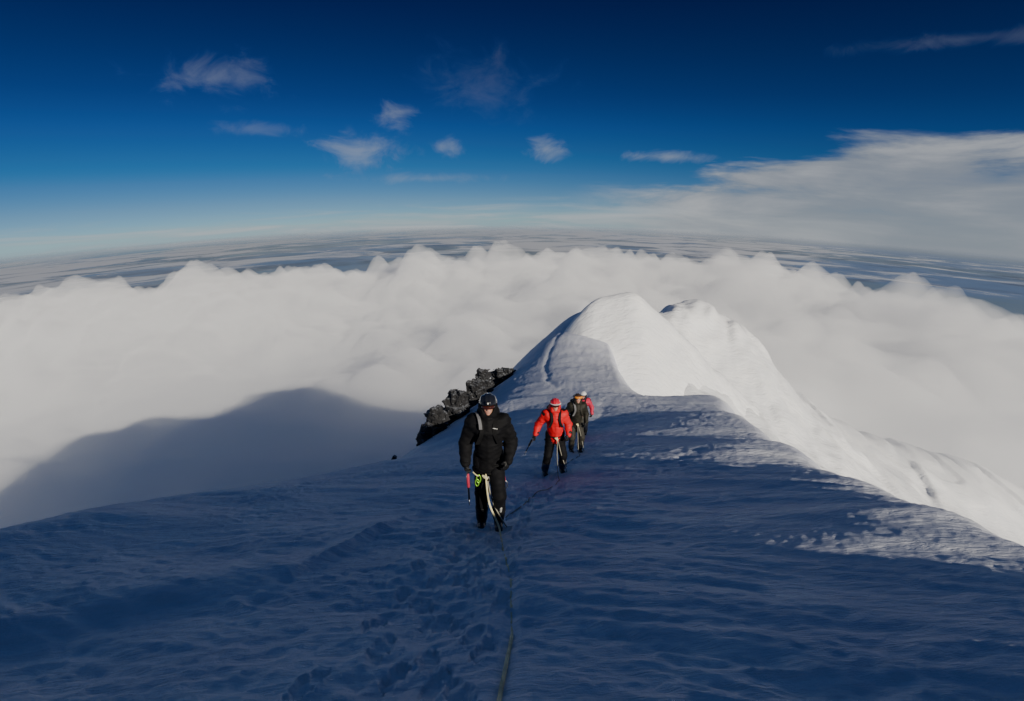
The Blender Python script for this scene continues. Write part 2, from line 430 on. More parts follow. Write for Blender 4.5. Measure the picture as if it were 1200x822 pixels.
def sea_material():
    m, t, out = new_mat('sea_and_lowland')
    x, y, r, az, lr = far_coords(t)
    P = t.vec(t.math('DIVIDE', x, 1000), t.math('DIVIDE', y, 1000))
    n = t.noise(P, .16, 5, .6)
    col = t.mix(t.ss(n, .42, .56), (.035, .115, .30), (.06, .13, .22))
    d = t.new('ShaderNodeBsdfPrincipled', Base_Color=col, Roughness=.7)
    tr = t.new('ShaderNodeBsdfTransparent')
    mx = t.new('ShaderNodeMixShader', _0=t.ss(r, 8000, 54000, .22, 1.0), _1=d, _2=tr)  # aerial haze imitated by turning transparent with range
    t.l.new(mx.outputs[0], out.inputs[0]); return m

def deck_material():
    m, t, out = new_mat('broken_cloud_deck')
    x, y, r, az, lr = far_coords(t)
    P = t.vec(t.math('DIVIDE', x, 1000), t.math('DIVIDE', y, 1000))
    n = t.noise(P, .75, 8, .6, .6); n2 = t.noise(P, .075, 3, .5)
    cov = t.math('ADD', n, t.math('MULTIPLY', t.math('SUBTRACT', n2, .5), 1.1))
    cov = t.math('ADD', cov, t.ss(az, .25, .75, .10, -.02))
    a = t.ss(cov, .48, .66)
    a = t.math('MULTIPLY', a, t.ss(r, 9000, 45000, .9, 0.0))  # opacity drops with range so the deck melts away like haze
    d = t.new('ShaderNodeBsdfDiffuse', Color=(.86, .87, .90))
    tl = t.new('ShaderNodeBsdfTranslucent', Color=(.8, .82, .86))
    d2 = t.new('ShaderNodeMixShader', _0=.3, _1=d, _2=tl)
    tr = t.new('ShaderNodeBsdfTransparent')
    mx = t.new('ShaderNodeMixShader', _0=a, _1=tr, _2=d2)
    t.l.new(mx.outputs[0], out.inputs[0]); return m

far_sheet('sea', sea_material(), 170, 1500, 110000, kind='structure')
o = far_sheet('distant_clouds', deck_material(), 330, 2500, 60000, kind='stuff')
o['label'] = 'broken layer of low cloud far below towards the horizon'

# ------------------------------------------------------------------ solid modelling: distance fields turned into one closed mesh
def cap(p0, r0, p1=None, r1=None):
    p0 = np.array(p0, float); p1 = p0+1e-4 if p1 is None else np.array(p1, float); r1 = r0 if r1 is None else r1
    def f(P):
        d = p1-p0; q = P-p0
        h = np.clip((q@d)/max(d@d, 1e-12), 0, 1)
        return np.linalg.norm(q-h[..., None]*d, axis=-1)-(r0+(r1-r0)*h)
    f.bb = (np.minimum(p0, p1)-max(r0, r1), np.maximum(p0, p1)+max(r0, r1)); return f

def ell(c, r, rot=None):
    c = np.array(c, float); r = np.array(r, float); M = np.array(rot.to_matrix()) if rot else np.eye(3)
    def f(P):
        q = (P-c)@M
        k0 = np.linalg.norm(q/r, axis=-1); k1 = np.linalg.norm(q/(r*r), axis=-1)
        return k0*(k0-1)/np.maximum(k1, 1e-6)
    m = r.max(); f.bb = (c-m, c+m); return f

def box(c, half, rad=.01, rot=None):
    c = np.array(c, float); half = np.array(half, float); M = np.array(rot.to_matrix()) if rot else np.eye(3)
    def f(P):
        q = np.abs((P-c)@M)-(half-rad)
        return np.linalg.norm(np.maximum(q, 0), axis=-1)+np.minimum(q.max(-1), 0)-rad
    m = np.linalg.norm(half); f.bb = (c-m, c+m); return f

def smin(a, b, k):
    if k <= 0: return np.minimum(a, b)
    h = np.clip(.5+.5*(b-a)/k, 0, 1)
    return b+(a-b)*h-k*h*(1-h)

def union(fs, k=.02):
    def f(P):
        d = fs[0](P)
        for g in fs[1:]: d = smin(d, g(P), k)
        return d
    f.bb = (np.min([g.bb[0] for g in fs], 0), np.max([g.bb[1] for g in fs], 0)); return f

def field(f, fn):
    def g(P): return fn(P, f(P))
    g.bb = f.bb; return g

def surface(f, h, pad=.03):
    lo = f.bb[0]-pad; hi = f.bb[1]+pad
    n = np.ceil((hi-lo)/h).astype(int)+2
    ax = [lo[i]+h*np.arange(n[i]) for i in range(3)]
    G = np.stack(np.meshgrid(*ax, indexing='ij'), -1)
    D = np.stack([f(G[i]) for i in range(n[0])])
    S = D < 0
    c = np.zeros(tuple(n-1)+(3,)); cnt = np.zeros(tuple(n-1))
    sl = lambda o: tuple(slice(o[i], n[i]-1+o[i]) for i in range(3))
    for axis in range(3):
        o1, o2 = [i for i in range(3) if i != axis]
        for a in (0, 1):
            for b in (0, 1):
                s0 = [0, 0, 0]; s0[o1] = a; s0[o2] = b; s1 = list(s0); s1[axis] = 1
                d0, d1 = D[sl(s0)], D[sl(s1)]; cr = (d0 < 0) != (d1 < 0)
                tt = np.where(cr, d0/np.where(cr, d0-d1, 1), 0)
                for i in range(3):
                    c[..., i] += np.where(cr, tt if i == axis else s0[i], 0)
                cnt += cr
    act = cnt > 0
    idx = -np.ones(tuple(n-1), int); idx[act] = np.arange(act.sum())
    base = np.stack(np.nonzero(act), -1)
    V = lo+h*(base+c[act]/cnt[act][:, None])
    F = []
    for axis in range(3):
        o1, o2 = [(1, 2), (2, 0), (0, 1)][axis]
        m = n-1
        s0 = [slice(1, m[i]) for i in range(3)]; s0[axis] = slice(0, m[axis]); s1 = list(s0); s1[axis] = slice(1, m[axis]+1)
        A, B = S[tuple(s0)], S[tuple(s1)]
        e = np.stack(np.nonzero(A != B), -1)
        off = np.array([1, 1, 1]); off[axis] = 0
        e = e+off; flip = S[tuple(e.T)]
        def at(d1, d2):
            q = e.copy(); q[:, o1] += d1; q[:, o2] += d2; return idx[tuple(q.T)]
        q = np.stack([at(-1, -1), at(0, -1), at(0, 0), at(-1, 0)], -1)
        q[~flip] = q[~flip][:, ::-1]
        F.append(q[(q >= 0).all(1)])
    return V, np.concatenate(F)

def solid(name, f, h, mat, parent=None, relax=1, **props):
    V, F = surface(f, h)
    for _ in range(relax):        # smooth towards neighbours
        acc = np.zeros_like(V); cn = np.zeros(len(V))
        for a, b in ((0, 1), (1, 2), (2, 3), (3, 0)):
            np.add.at(acc, F[:, a], V[F[:, b]]); np.add.at(acc, F[:, b], V[F[:, a]])
            np.add.at(cn, F[:, a], 1); np.add.at(cn, F[:, b], 1)
        V = .5*V+.5*acc/np.maximum(cn, 1)[:, None]
    return mesh_obj(name, V.tolist(), F.tolist(), mat, parent, **props)

def tube(name, pts, rad, mat, parent=None, sides=8, closed=False, **props):
    P = [Vector(p) for p in pts]; n = len(P); V = []; F = []
    rad = rad if isinstance(rad, (list, tuple)) else [rad]*n
    up = None
    for i in range(n):
        d = (P[(i+1) % n]-P[i-1]) if closed else (P[min(i+1, n-1)]-P[max(i-1, 0)])
        d.normalize()
        if up is None: up = d.orthogonal().normalized()
        up = (up-d*up.dot(d)).normalized(); s = d.cross(up)
        for k in range(sides):
            a = 2*math.pi*k/sides
            V.append(P[i]+(up*math.cos(a)+s*math.sin(a))*rad[i])
    for i in range(n if closed else n-1):
        for k in range(sides):
            a = i*sides+k; b = i*sides+(k+1) % sides; j = ((i+1) % n)*sides
            F.append([a, b, j+(k+1) % sides, j+k])
    if not closed:
        F.append(list(range(sides))[::-1]); F.append([(n-1)*sides+k for k in range(sides)])
    return mesh_obj(name, V, F, mat, parent, **props)

def spline(pts, n=8):
    P = [Vector(p) for p in pts]; out = []
    for i in range(len(P)-1):
        a, b, c, d = P[max(i-1, 0)], P[i], P[i+1], P[min(i+2, len(P)-1)]
        for k in range(n):
            t_ = k/n
            out.append(.5*((2*b)+(c-a)*t_+(2*a-5*b+4*c-d)*t_*t_+(3*b-a-3*c+d)*t_**3))
    return out+[P[-1]]

# ------------------------------------------------------------------ materials of people and gear
def cloth(name, col, rough=.7, bump=.4, scale=60, spec=.3, dirt=.35):
    m, t, out = new_mat(name)
    tc = t.new('ShaderNodeTexCoord'); P = tc.outputs['Object']
    n = t.noise(P, scale, 4, .6); n2 = t.noise(P, 6, 4, .6)
    weave = t.noise(P, scale*6, 2, .5)
    b = t.new('ShaderNodeBump', Height=n, Strength=bump, Distance=.004)
    b2 = t.new('ShaderNodeBump', Height=weave, Strength=.15, Distance=.001, Normal=b.outputs[0])
    dk = tuple(c*(1-dirt) for c in col)
    c = t.mix(t.ss(n2, .35, .68), dk, col)
    bs = t.new('ShaderNodeBsdfPrincipled', Base_Color=c, Roughness=rough, Normal=b2.outputs[0])
    bs.inputs['Specular IOR Level'].default_value = spec
    t.l.new(bs.outputs[0], out.inputs[0]); return m

def shiny(name, col, rough=.25, metal=0.0, coat=0.0):
    m, t, out = new_mat(name)
    tc = t.new('ShaderNodeTexCoord'); n = t.noise(tc.outputs['Object'], 25, 5, .6)
    r = t.ss(n, .3, .7, rough*.7, min(1, rough*1.5))
    c = t.mix(t.ss(n, .4, .75), col, tuple(x*.8 for x in col))
    bs = t.new('ShaderNodeBsdfPrincipled', Base_Color=c, Roughness=r, Metallic=metal)
    bs.inputs['Coat Weight'].default_value = coat
    t.l.new(bs.outputs[0], out.inputs[0]); return m

def skin_mat():
    m, t, out = new_mat('weathered_skin')
    tc = t.new('ShaderNodeTexCoord'); n = t.noise(tc.outputs['Object'], 30, 4, .6)
    c = t.mix(t.ss(n, .3, .7), (.50, .23, .16), (.62, .33, .24))
    bs = t.new('ShaderNodeBsdfPrincipled', Base_Color=c, Roughness=.5)
    bs.inputs['Subsurface Weight'].default_value = .12; bs.inputs['Subsurface Radius'].default_value = (.012, .004, .002)
    t.l.new(bs.outputs[0], out.inputs[0]); return m

M = dict(
    skin=skin_mat(), black=cloth('black_shell_fabric', (.008, .008, .0095), .75, spec=.14), trouser=cloth('black_trouser_fabric', (.007, .007, .009), .75, spec=.15),
    glove=cloth('black_glove_leather', (.012, .012, .013), .55), red=cloth('red_shell_fabric', (.72, .010, .016), .6, dirt=.2),
    crimson=cloth('crimson_shell_fabric', (.58, .03, .075), .55, dirt=.2), olive=cloth('dark_olive_fabric', (.024, .022, .015), .65),
    beige=cloth('beige_grey_fabric', (.045, .042, .034), .7), boot=shiny('boot_plastic', (.030, .030, .034), .4), steel=shiny('crampon_steel', (.35, .35, .37), .35, 1.0),
    webgrey=cloth('grey_webbing', (.17, .17, .18), .65), webblack=cloth('black_webbing', (.008, .008, .009), .7, spec=.15), helmet_black=shiny('black_helmet_shell', (.012, .013, .018), .22, coat=.4),
    helmet_red=shiny('red_helmet_shell', (.60, .02, .04), .25, coat=.4), helmet_white=shiny('white_helmet_shell', (.80, .80, .80), .3, coat=.3), helmet_dark=shiny('dark_helmet_shell', (.05, .03, .02), .3, coat=.3),
    lens=shiny('dark_goggle_lens', (.05, .012, .006), .08, coat=1.0), orange=shiny('orange_goggle_lens', (.85, .30, .03), .12, coat=1.0), white=cloth('white_trim', (.80, .80, .78), .6),
    lamp=shiny('lamp_lens', (.85, .83, .75), .1, coat=1.0), rope=cloth('pale_yellow_rope', (.98, .88, .50), .8, .6, 160), rope2=cloth('worn_grey_rope', (.40, .38, .31), .85, .6, 160), green=shiny('green_anodised_metal', (.35, .75, .08), .3, .6),
    pink=cloth('red_grip_rubber', (.62, .05, .10), .55), darkmetal=shiny('dark_metal', (.05, .05, .06), .35, .9), gaiter=cloth('gaiter_fabric', (.012, .012, .014), .5), pale=cloth('reflective_patch', (.55, .55, .52), .4),
    buff=cloth('maroon_buff', (.16, .03, .03), .8), gold=cloth('golden_brown_lining', (.10, .075, .025), .7), eye=shiny('eye_glass', (.05, .04, .03), .1), greyboot=cloth('grey_gaiter', (.10, .105, .12), .7), navy=cloth('navy_fabric', (.02, .022, .035), .6),
)

def empty(name, loc, rz=0):
    o = bpy.data.objects.new(name, None); COL.objects.link(o); o.location = loc; o.rotation_euler.z = rz; o.empty_display_size = .2
    return o

# ------------------------------------------------------------------ a climber: local axes, facing -Y (towards the camera), +X to the viewer's right
def hand_caps(wr, dr, nrm, curl, grow, side):
    """palm and five bent fingers; dr: wrist to knuckles, nrm: palm faces this way, side: direction of the thumb"""
    wr = Vector(wr); dr = Vector(dr).normalized(); nrm = Vector(nrm); nrm = (nrm-dr*nrm.dot(dr)).normalized(); s = Vector(side); s = (s-dr*s.dot(dr)-nrm*s.dot(nrm)).normalized()
    fs = []
    for k in (-.028, -.010, .010, .028):
        fs.append(cap(wr+s*k*.7+dr*.01, .015+grow, wr+dr*.085+s*k, .013+grow))
    for k, L in ((.030, .075), (.010, .084), (-.010, .078), (-.029, .062)):
        p = wr+dr*.088+s*k; a = curl*.55
        for seg, (fl, rr) in enumerate(((.46, .0095), (.31, .0088), (.23, .0080))):
            d = dr*math.cos(a)+nrm*math.sin(a)
            q = p+d*L*fl
            fs.append(cap(p, rr+grow*.8, q, rr*.95+grow*.8)); p = q; a += curl*.62
    p = wr+dr*.03+s*.030; d = (s*.75+dr*.6+nrm*.35).normalized(); q = p+d*.038
    fs.append(cap(p, .013+grow, q, .0105+grow)); d2 = (dr*.8+nrm*(.25+.5*curl)+s*.1).normalized()
    fs.append(cap(q, .0105+grow, q+d2*.032, .009+grow))
    return fs

def limb_knee(hip, ank, fwd, l1, l2):
    hip = Vector(hip); ank = Vector(ank); d = ank-hip; L = min(d.length, l1+l2-.002)
    a = (l1*l1-l2*l2+L*L)/(2*L); hgt = math.sqrt(max(l1*l1-a*a, 1e-5)); u = d.normalized(); f = Vector(fwd); f = (f-u*f.dot(u)).normalized()
    return hip+u*a+f*hgt

def climber(x, y, rz, label, c):
    root = empty('person', (x, y, ground_at(x, y)), rz)
    root['label'] = label; root['category'] = 'person'; root['group'] = 'roped climbers on the snow ridge'
    def gz(lx, ly):
        wx = x+lx*math.cos(rz)-ly*math.sin(rz); wy = y+lx*math.sin(rz)+ly*math.cos(rz)
        return ground_at(wx, wy)-root.location.z
    S = c.get('scale', 1.0); lean = c.get('lean', .06)
    feet = []
    for sx, (fx, fy, lift) in zip((-1, 1), c['feet']):
        feet.append(Vector((fx, fy, gz(fx, fy)+lift)))
    zmid = (feet[0].z+feet[1].z)/2
    pel = Vector((c.get('hipx', 0), .02, .90*S+zmid)); ch = pel+Vector((c.get('tilt', 0), -lean, .45*S)); nk = ch+Vector((c.get('tilt', 0)*.4, -lean*.6, .18*S)); hd = nk+Vector((c.get('headx', 0), -.035, .145))
    sh = [ch+Vector((-.185, .015, .085)), ch+Vector((.185, .015, .085))]
    hip = [pel+Vector((-.085, 0, -.02)), pel+Vector((.085, 0, -.02))]
    ank = [f+Vector((0, .04, .115)) for f in feet]
    kn = [limb_knee(hip[i], ank[i], (.12*(-1, 1)[i], -1, .1), .43*S, .42*S) for i in (0, 1)]
    el = [sh[i]+Vector(c['elbow'][i]) for i in (0, 1)]; wr = [el[i]+Vector(c['wrist'][i]) for i in (0, 1)]
    hdir = [Vector(d) for d in c['hdir']]; hn = [Vector(d) for d in c['hnorm']]; hs = [Vector((.0, -1, .25)), Vector((.0, -1, .25))]
    # body: one continuous figure
    B = [cap(pel, .12, pel+Vector((0, 0, .12)), .125), cap(pel+(ch-pel)*.4, .125, ch, .135), cap(ch+Vector((-.09, 0, .04)), .10, ch+Vector((.09, 0, .04)), .10), cap(ch+Vector((0, .01, .08)), .085, nk, .058), cap(nk, .055, hd, .055)]
    for i in (0, 1):
        B += [cap(ch+Vector(((-.1, .1)[i], .01, .09)), .075, sh[i], .066), cap(sh[i], .062, el[i], .044), cap(el[i], .045, wr[i], .030), cap(hip[i], .092, kn[i], .062), cap(kn[i], .060, ank[i]+(kn[i]-ank[i])*.5, .058), cap(kn[i]+(ank[i]-kn[i])*.45, .058, ank[i], .040), cap(ank[i], .042, feet[i]+Vector((0, .06, .05)), .04), cap(feet[i]+Vector((0, .04, .045)), .04, feet[i]+Vector((0, -.12, .035)), .03)]
    face = [ell(hd+Vector((0, .012, .02)), (.077, .096, .10)), ell(hd+Vector((0, -.022, -.045)), (.058, .066, .075)), cap(hd+Vector((0, -.088, .005)), .008, hd+Vector((0, -.106, -.028)), .0125), cap(hd+Vector((-.03, -.078, .022)), .013, hd+Vector((.03, -.078, .022)), .013),
            cap(hd+Vector((-.014, -.083, -.060)), .008, hd+Vector((.014, -.083, -.060)), .008), ell(hd+Vector((0, -.066, -.095)), (.024, .022, .018)), ell(hd+Vector((-.040, -.066, -.02)), (.022, .018, .02)), ell(hd+Vector((.040, -.066, -.02)), (.022, .018, .02)),
            ell(hd+Vector((-.079, .012, -.005)), (.010, .02, .03)), ell(hd+Vector((.079, .012, -.005)), (.010, .02, .03))]
    H = []
    for i in (0, 1): H += hand_caps(wr[i], hdir[i], hn[i], c['curl'][i], 0, hs[i])
    b0, b1, b2 = union(B, .03), union(face, .012), union(H, .003)
    def bodyf(P): return smin(smin(b0(P), b1(P), .012), b2(P), .006)
    bodyf.bb = (np.min([b.bb[0] for b in (b0, b1, b2)], 0), np.max([b.bb[1] for b in (b0, b1, b2)], 0))
    solid('body', bodyf, .012 if c.get('fine') else .015, M['skin'], root)
    # clothing
    hem = pel.z+c.get('hem', -.10)
    J = [cap(pel+Vector((0, 0, -.06)), .158, pel+Vector((0, -.01, .14)), .162), cap(pel+(ch-pel)*.35, .165, ch, .172), cap(ch+Vector((-.11, 0, .035)), .130, ch+Vector((.11, 0, .035)), .130), cap(ch+Vector((0, 0, .10)), .115, nk+Vector((0, .005, .0)), .088)]
    A = []
    for i in (0, 1):
        s_ = (-.1, .1)[i]
        J += [cap(ch+Vector((s_, .01, .08)), .10, sh[i], .098)]
        A += [cap(sh[i], .096, el[i], .074), cap(el[i], .078, wr[i]+(el[i]-wr[i])*.12, .055), cap(wr[i]+(el[i]-wr[i])*.10, .052, wr[i], .050)]
    bulk = c.get('bulk', 0)
    jf = union(J, .045); af = union(A, .02); sd_ = c.get('seed', 1)
    pk = hd; rr_ = Vector((0, -.055, -.02))
    def jack(P):
        d = smin(jf(P), af(P), .03)-bulk
        fold = noise3(P[..., 0]*7, P[..., 1]*7, P[..., 2]*17, sd_); fold2 = noise3(P[..., 0]*19+3, P[..., 1]*19, P[..., 2]*38, sd_+4)
        d = d+.021*(np.abs(fold)-.3)+.008*fold2-.006
        d = d-.010*np.exp(-((P[..., 2]-hem-.012)/.018)**2)                       # hem cord
        zip_ = np.abs(P[..., 0]-pel.x-c.get('tilt', 0)*.5*(P[..., 2]-pel.z)/.4); d = d-.007*np.exp(-(zip_/.024)**2)*(P[..., 1] < -.02)
        if c.get('pockets'):
            for sgn in (-1, 1):
                u = (P[..., 0]-sgn*.085)/.062; v = (P[..., 2]-ch.z+.005)/.03
                d = d-.010*sstep(1.15, .85, np.maximum(np.abs(u), np.abs(v)))*(P[..., 1] < 0)
        d = np.maximum(d, hem-P[..., 2])
        opening = np.linalg.norm((P-np.array(hd+Vector((0, -.09, -.06))))/np.array((.07, .10, .085)), axis=-1)-1
        return np.maximum(d, -opening*.07)
    jack.bb = (np.minimum(jf.bb[0], af.bb[0]), np.maximum(jf.bb[1], af.bb[1]))
    solid('jacket', jack, .0125 if c.get('fine') else .015, M[c['jacket']], root)
    if c.get('yoke'):      # contrasting shoulders
        Y = [cap(ch+Vector((s_*1.0, .03, .085)), .118, sh[i]+Vector((0, .01, .0)), .106) for i, s_ in ((0, -.1), (1, .1))] + [cap(sh[i]+Vector((0, .006, 0)), .104, sh[i]+(el[i]-sh[i])*c['yoke'][i], .088) for i in (0, 1)]
        solid('shoulder_yoke', union(Y, .03), .015, M[c.get('yokemat', 'black')], root)
    # hood and collar behind and around the head
    if c.get('hood'):
        hf = union([ell(hd+Vector((0, .035, -.03)), (.128, .125, .150)), ell(nk+Vector((0, .07, .02)), (.15, .10, .09)), cap(nk+Vector((-.06, -.05, .02)), .05, nk+Vector((.06, -.05, .02)), .05)], .03)
        def hoodf(P):
            d = hf(P)+.008*noise3(P[..., 0]*14, P[..., 1]*14, P[..., 2]*14, 5)
            o_ = np.linalg.norm((P-np.array(hd+Vector((0, -.10, .01))))/np.array((.082, .16, .115)), axis=-1)-1
            d = np.maximum(d, -o_*.08)
            return np.maximum(d, P[..., 2]-(hd.z+.055))
        hoodf.bb = hf.bb
        solid('hood', hoodf, .012, M[c['hood']], root)
    tf = []
    for i in (0, 1):
        tf += [cap(hip[i]+Vector((0, 0, .08)), .128, hip[i], .125), cap(hip[i], .122, kn[i], .090), cap(kn[i], .090, ank[i]+(kn[i]-ank[i])*.35, .082)]
    tu = union(tf, .025)
    def trou(P):
        d = tu(P)+.012*(np.abs(noise3(P[..., 0]*8, P[..., 1]*8, P[..., 2]*16, sd_+9))-.3)+.005*noise3(P[..., 0]*20, P[..., 1]*20, P[..., 2]*34, sd_+2)
        return d
    trou.bb = tu.bb
    solid('trousers', trou, .014, M[c.get('trousers', 'trouser')], root)
    for i in (0, 1):
        up = (kn[i]-ank[i]).normalized()
        gf = union([cap(ank[i]+up*.02, .078, ank[i]+up*.17, .092), cap(ank[i]+Vector((0, -.05, -.04)), .06, ank[i], .078)], .02)
        def gait(P, gf=gf): return gf(P)+.010*(np.abs(noise3(P[..., 0]*10, P[..., 1]*10, P[..., 2]*22, sd_+i))-.3)
        gait.bb = gf.bb
        g = solid('gaiter', gait, .013, M[c.get('gaiter', 'gaiter')], root)
        if c.get('patch') == i:
            pt = cap(ank[i]+up*.19+Vector((.02, -.075, 0)), .022, ank[i]+up*.27+Vector((.025, -.078, 0)), .02)
            solid('reflective_patch', pt, .008, M['pale'], root)
        bf = union([cap(feet[i]+Vector((0, .055, .062)), .050, feet[i]+Vector((0, -.125, .052)), .046), cap(feet[i]+Vector((-.014, -.08, .048)), .042, feet[i]+Vector((.014, -.15, .046)), .038), cap(feet[i]+Vector((0, .05, .07)), .058, feet[i]+Vector((0, .045, .13)), .062), box(feet[i]+Vector((0, -.035, .022)), (.046, .145, .016), .012)], .02)
        b = solid('boot', bf, .012, M['boot'], root)
        V = []; F = []
        def bar(a, bb, r=.005):
            a = Vector(a); bb = Vector(bb); d = (bb-a).normalized(); u = d.orthogonal().normalized(); v = d.cross(u); k = len(V)
            for p_, rr in ((a, r), (bb, r*.55)):
                V.extend([p_+u*rr+v*rr, p_-u*rr+v*rr, p_-u*rr-v*rr, p_+u*rr-v*rr])
            F.extend([[k, k+3, k+2, k+1], [k+4, k+5, k+6, k+7]]+[[k+q, k+(q+1) % 4, k+4+(q+1) % 4, k+4+q] for q in range(4)])
        f_ = feet[i]
        for sx in (-1, 1):
            bar(f_+Vector((sx*.046, .10, .006)), f_+Vector((sx*.046, -.15, .006)), .006)
            for yy in (.09, .03, -.05, -.12): bar(f_+Vector((sx*.046, yy, .006)), f_+Vector((sx*.05, yy, -.03)), .006)
            bar(f_+Vector((sx*.03, -.17, .012)), f_+Vector((sx*.03, -.215, -.005)), .006)
            bar(f_+Vector((sx*.055, .02, .01)), f_+Vector((sx*.058, .0, .09)), .005)
        bar(f_+Vector((-.046, -.15, .008)), f_+Vector((.046, -.15, .008)), .006); bar(f_+Vector((-.046, .10, .008)), f_+Vector((.046, .10, .008)), .006)
        mesh_obj('crampon', V, F, M['steel'], b, smooth=False)
        gl = hand_caps(wr[i], hdir[i], hn[i], c['curl'][i], .007, hs[i]) + [cap(wr[i]-hdir[i].normalized()*.06, .050, wr[i]+hdir[i].normalized()*.015, .040)]
        solid('glove', union(gl, .006), .0075, M['glove'], root)
    # head gear
    rim = hd.z+.035
    hel = ell(hd+Vector((0, .012, .035)), (.118, .140, .118))
    hin = ell(hd+Vector((0, .012, .030)), (.098, .120, .098))
    def helf(P):
        d = np.maximum(hel(P), -hin(P)); front = (P[..., 1] < hd.y)
        d = d+.004*np.cos(P[..., 0]*110)*(P[..., 2] > hd.z+.07)
        return np.maximum(d, (rim-.03*(~front)-.10*0)-P[..., 2])
    helf.bb = hel.bb
    hm = solid('helmet', helf, .0095, M[c['helmet']], root)
    if c.get('lamp'):
        lm = solid('headlamp', union([box(hd+Vector((0, -.134, .075)), (.030, .016, .022), .008)], 0), .006, M['darkmetal'], hm)
        solid('lamp_lens', cap(hd+Vector((0, -.146, .077)), .014, hd+Vector((0, -.153, .077)), .012), .004, M['lamp'], hm)
    if c.get('band'):
        pts = [hd+Vector((math.sin(a)*.120, .012-math.cos(a)*.142, .052)) for a in np.linspace(-1.5, 1.5, 20)]
        tube('helmet_band', pts, .011, M['white'], hm)
    gy = c.get('goggle_z', .008)
    ex = gy > .05
    gr = (.122, .145) if ex else (.084, .108)
    gpts = [hd+Vector((math.sin(a)*gr[0], .008-math.cos(a)*gr[1], gy)) for a in np.linspace(-.85, .85, 13)]
    gw = .031 if ex else .023
    gf = union([cap(gpts[k], gw, gpts[k+1], gw) for k in range(12)], .008)
    gg = solid('goggles', gf, .008, M[c.get('goggles', 'lens')], root)
    sp = [hd+Vector((math.sin(a)*(gr[0]+.006), .008-math.cos(a)*(gr[1]+.005), gy)) for a in np.linspace(.8, 2*math.pi-.8, 30)]
    tube('goggle_strap', sp, .009, M['webblack'], gg)
    bl = union([cap(nk+Vector((0, -.01, .02)), .072, hd+Vector((0, .005, -.075)), .074), ell(hd+Vector((0, .022, .0)), (.086, .098, .11))], .02)
    def blf(P):
        o_ = np.linalg.norm((P-np.array(hd+Vector((0, -.09, -.018))))/np.array((.060, .10, .070)), axis=-1)-1
        return np.maximum(bl(P), -o_*.06)
    blf.bb = bl.bb
    solid('balaclava', blf, .009, M[c.get('balaclava', 'black')], root)
    for sx in (-1, 1):
        solid('eye', ell(hd+Vector((sx*.031, -.080, .006)), (.013, .010, .010)), .004, M['eye'], root)
    # harness: waist belt, two leg loops, tie-in loop
    bz = pel+Vector((0, -.005, c.get('belt', .02)))
    belt = [bz+Vector((math.sin(a)*.178, math.cos(a)*.172, .012*math.cos(2*a))) for a in np.linspace(0, 2*math.pi, 33)[:-1]]
    hb = tube('harness', belt, .016, M['webblack'], root, closed=True)
    for i in (0, 1):
        q = hip[i]+(kn[i]-hip[i])*.22; ax = (kn[i]-hip[i]).normalized(); u = ax.orthogonal().normalized(); v = ax.cross(u)
        tube('leg_loop', [q+(u*math.cos(a)+v*math.sin(a))*.127 for a in np.linspace(0, 2*math.pi, 25)[:-1]], .013, M['webblack'], hb, closed=True)
    tie = bz+Vector((c.get('tiex', 0), -.205, -.01))
    kf = union([ell(tie, (.030, .024, .026)), cap(tie+Vector((-.03, 0, .015)), .014, tie+Vector((.03, -.01, -.02)), .014), cap(tie+Vector((.01, -.01, .035)), .012, tie+Vector((.015, -.01, -.05)), .012)], .006)
    solid('rope_knot', kf, .006, M['rope'], hb)
    def biner(p, L, mat, nm='carabiner'):
        p = Vector(p)
        pts = [p+Vector((math.sin(a)*.024*L, 0, math.cos(a)*.05*L)) for a in np.linspace(0, 2*math.pi, 17)[:-1]]
        tube(nm, pts, .0075*L, M[mat], hb, 6, True)
    if c.get('gear'):
        biner(tie+Vector((-.085, .03, -.045)), 1.15, 'green'); biner(tie+Vector((-.105, .035, -.10)), 1.0, 'green')
        tube('sling', spline([tie+Vector((-.16, .06, .04)), tie+Vector((-.12, .03, .015)), tie+Vector((-.085, .02, .0))]), .008, M['rope'], hb)
        biner(tie+Vector((.035, .01, -.055)), 1.0, 'steel')
        q = bz+Vector((.185, -.06, -.02))
        tube('quickdraw', spline([q, q+Vector((.02, -.02, -.05)), q+Vector((.03, -.025, -.12))]), .012, M['pink'], hb); biner(q+Vector((.034, -.025, -.17)), 1.1, 'steel')
    # rucksack on the back with its shoulder straps in front
    if c.get('pack'):
        bk = solid('rucksack', field(box(ch+Vector((0, .235, -.03)), (.15, .095, .24), .07), lambda P, d: d+.010*noise3(P[..., 0]*9, P[..., 1]*9, P[..., 2]*9, 8)), .016, M[c['pack']], root)
        for i in (0, 1):
            s_ = (-1, 1)[i]
            pts = spline([ch+Vector((s_*.10, .17, .13)), ch+Vector((s_*.112, .05, .205)), ch+Vector((s_*.105, -.075, .175)), ch+Vector((s_*.085, -.150, .09)), ch+Vector((s_*.085, -.185, -.02)), ch+Vector((s_*.14, -.165, -.16))], 6)
            wdt = .026
            V = []; F = []
            for k, p_ in enumerate(pts):
                w_ = Vector((1, 0, 0)); V += [p_-w_*wdt, p_+w_*wdt, p_+w_*wdt+Vector((0, -.012, .012)), p_-w_*wdt+Vector((0, -.012, .012))]
                if k:
                    a = 4*k-4; F += [[a+q, a+(q+1) % 4, a+4+(q+1) % 4, a+4+q] for q in range(4)]
            mesh_obj('shoulder_strap', V, F, M[c['straps'][i]], bk, smooth=False)
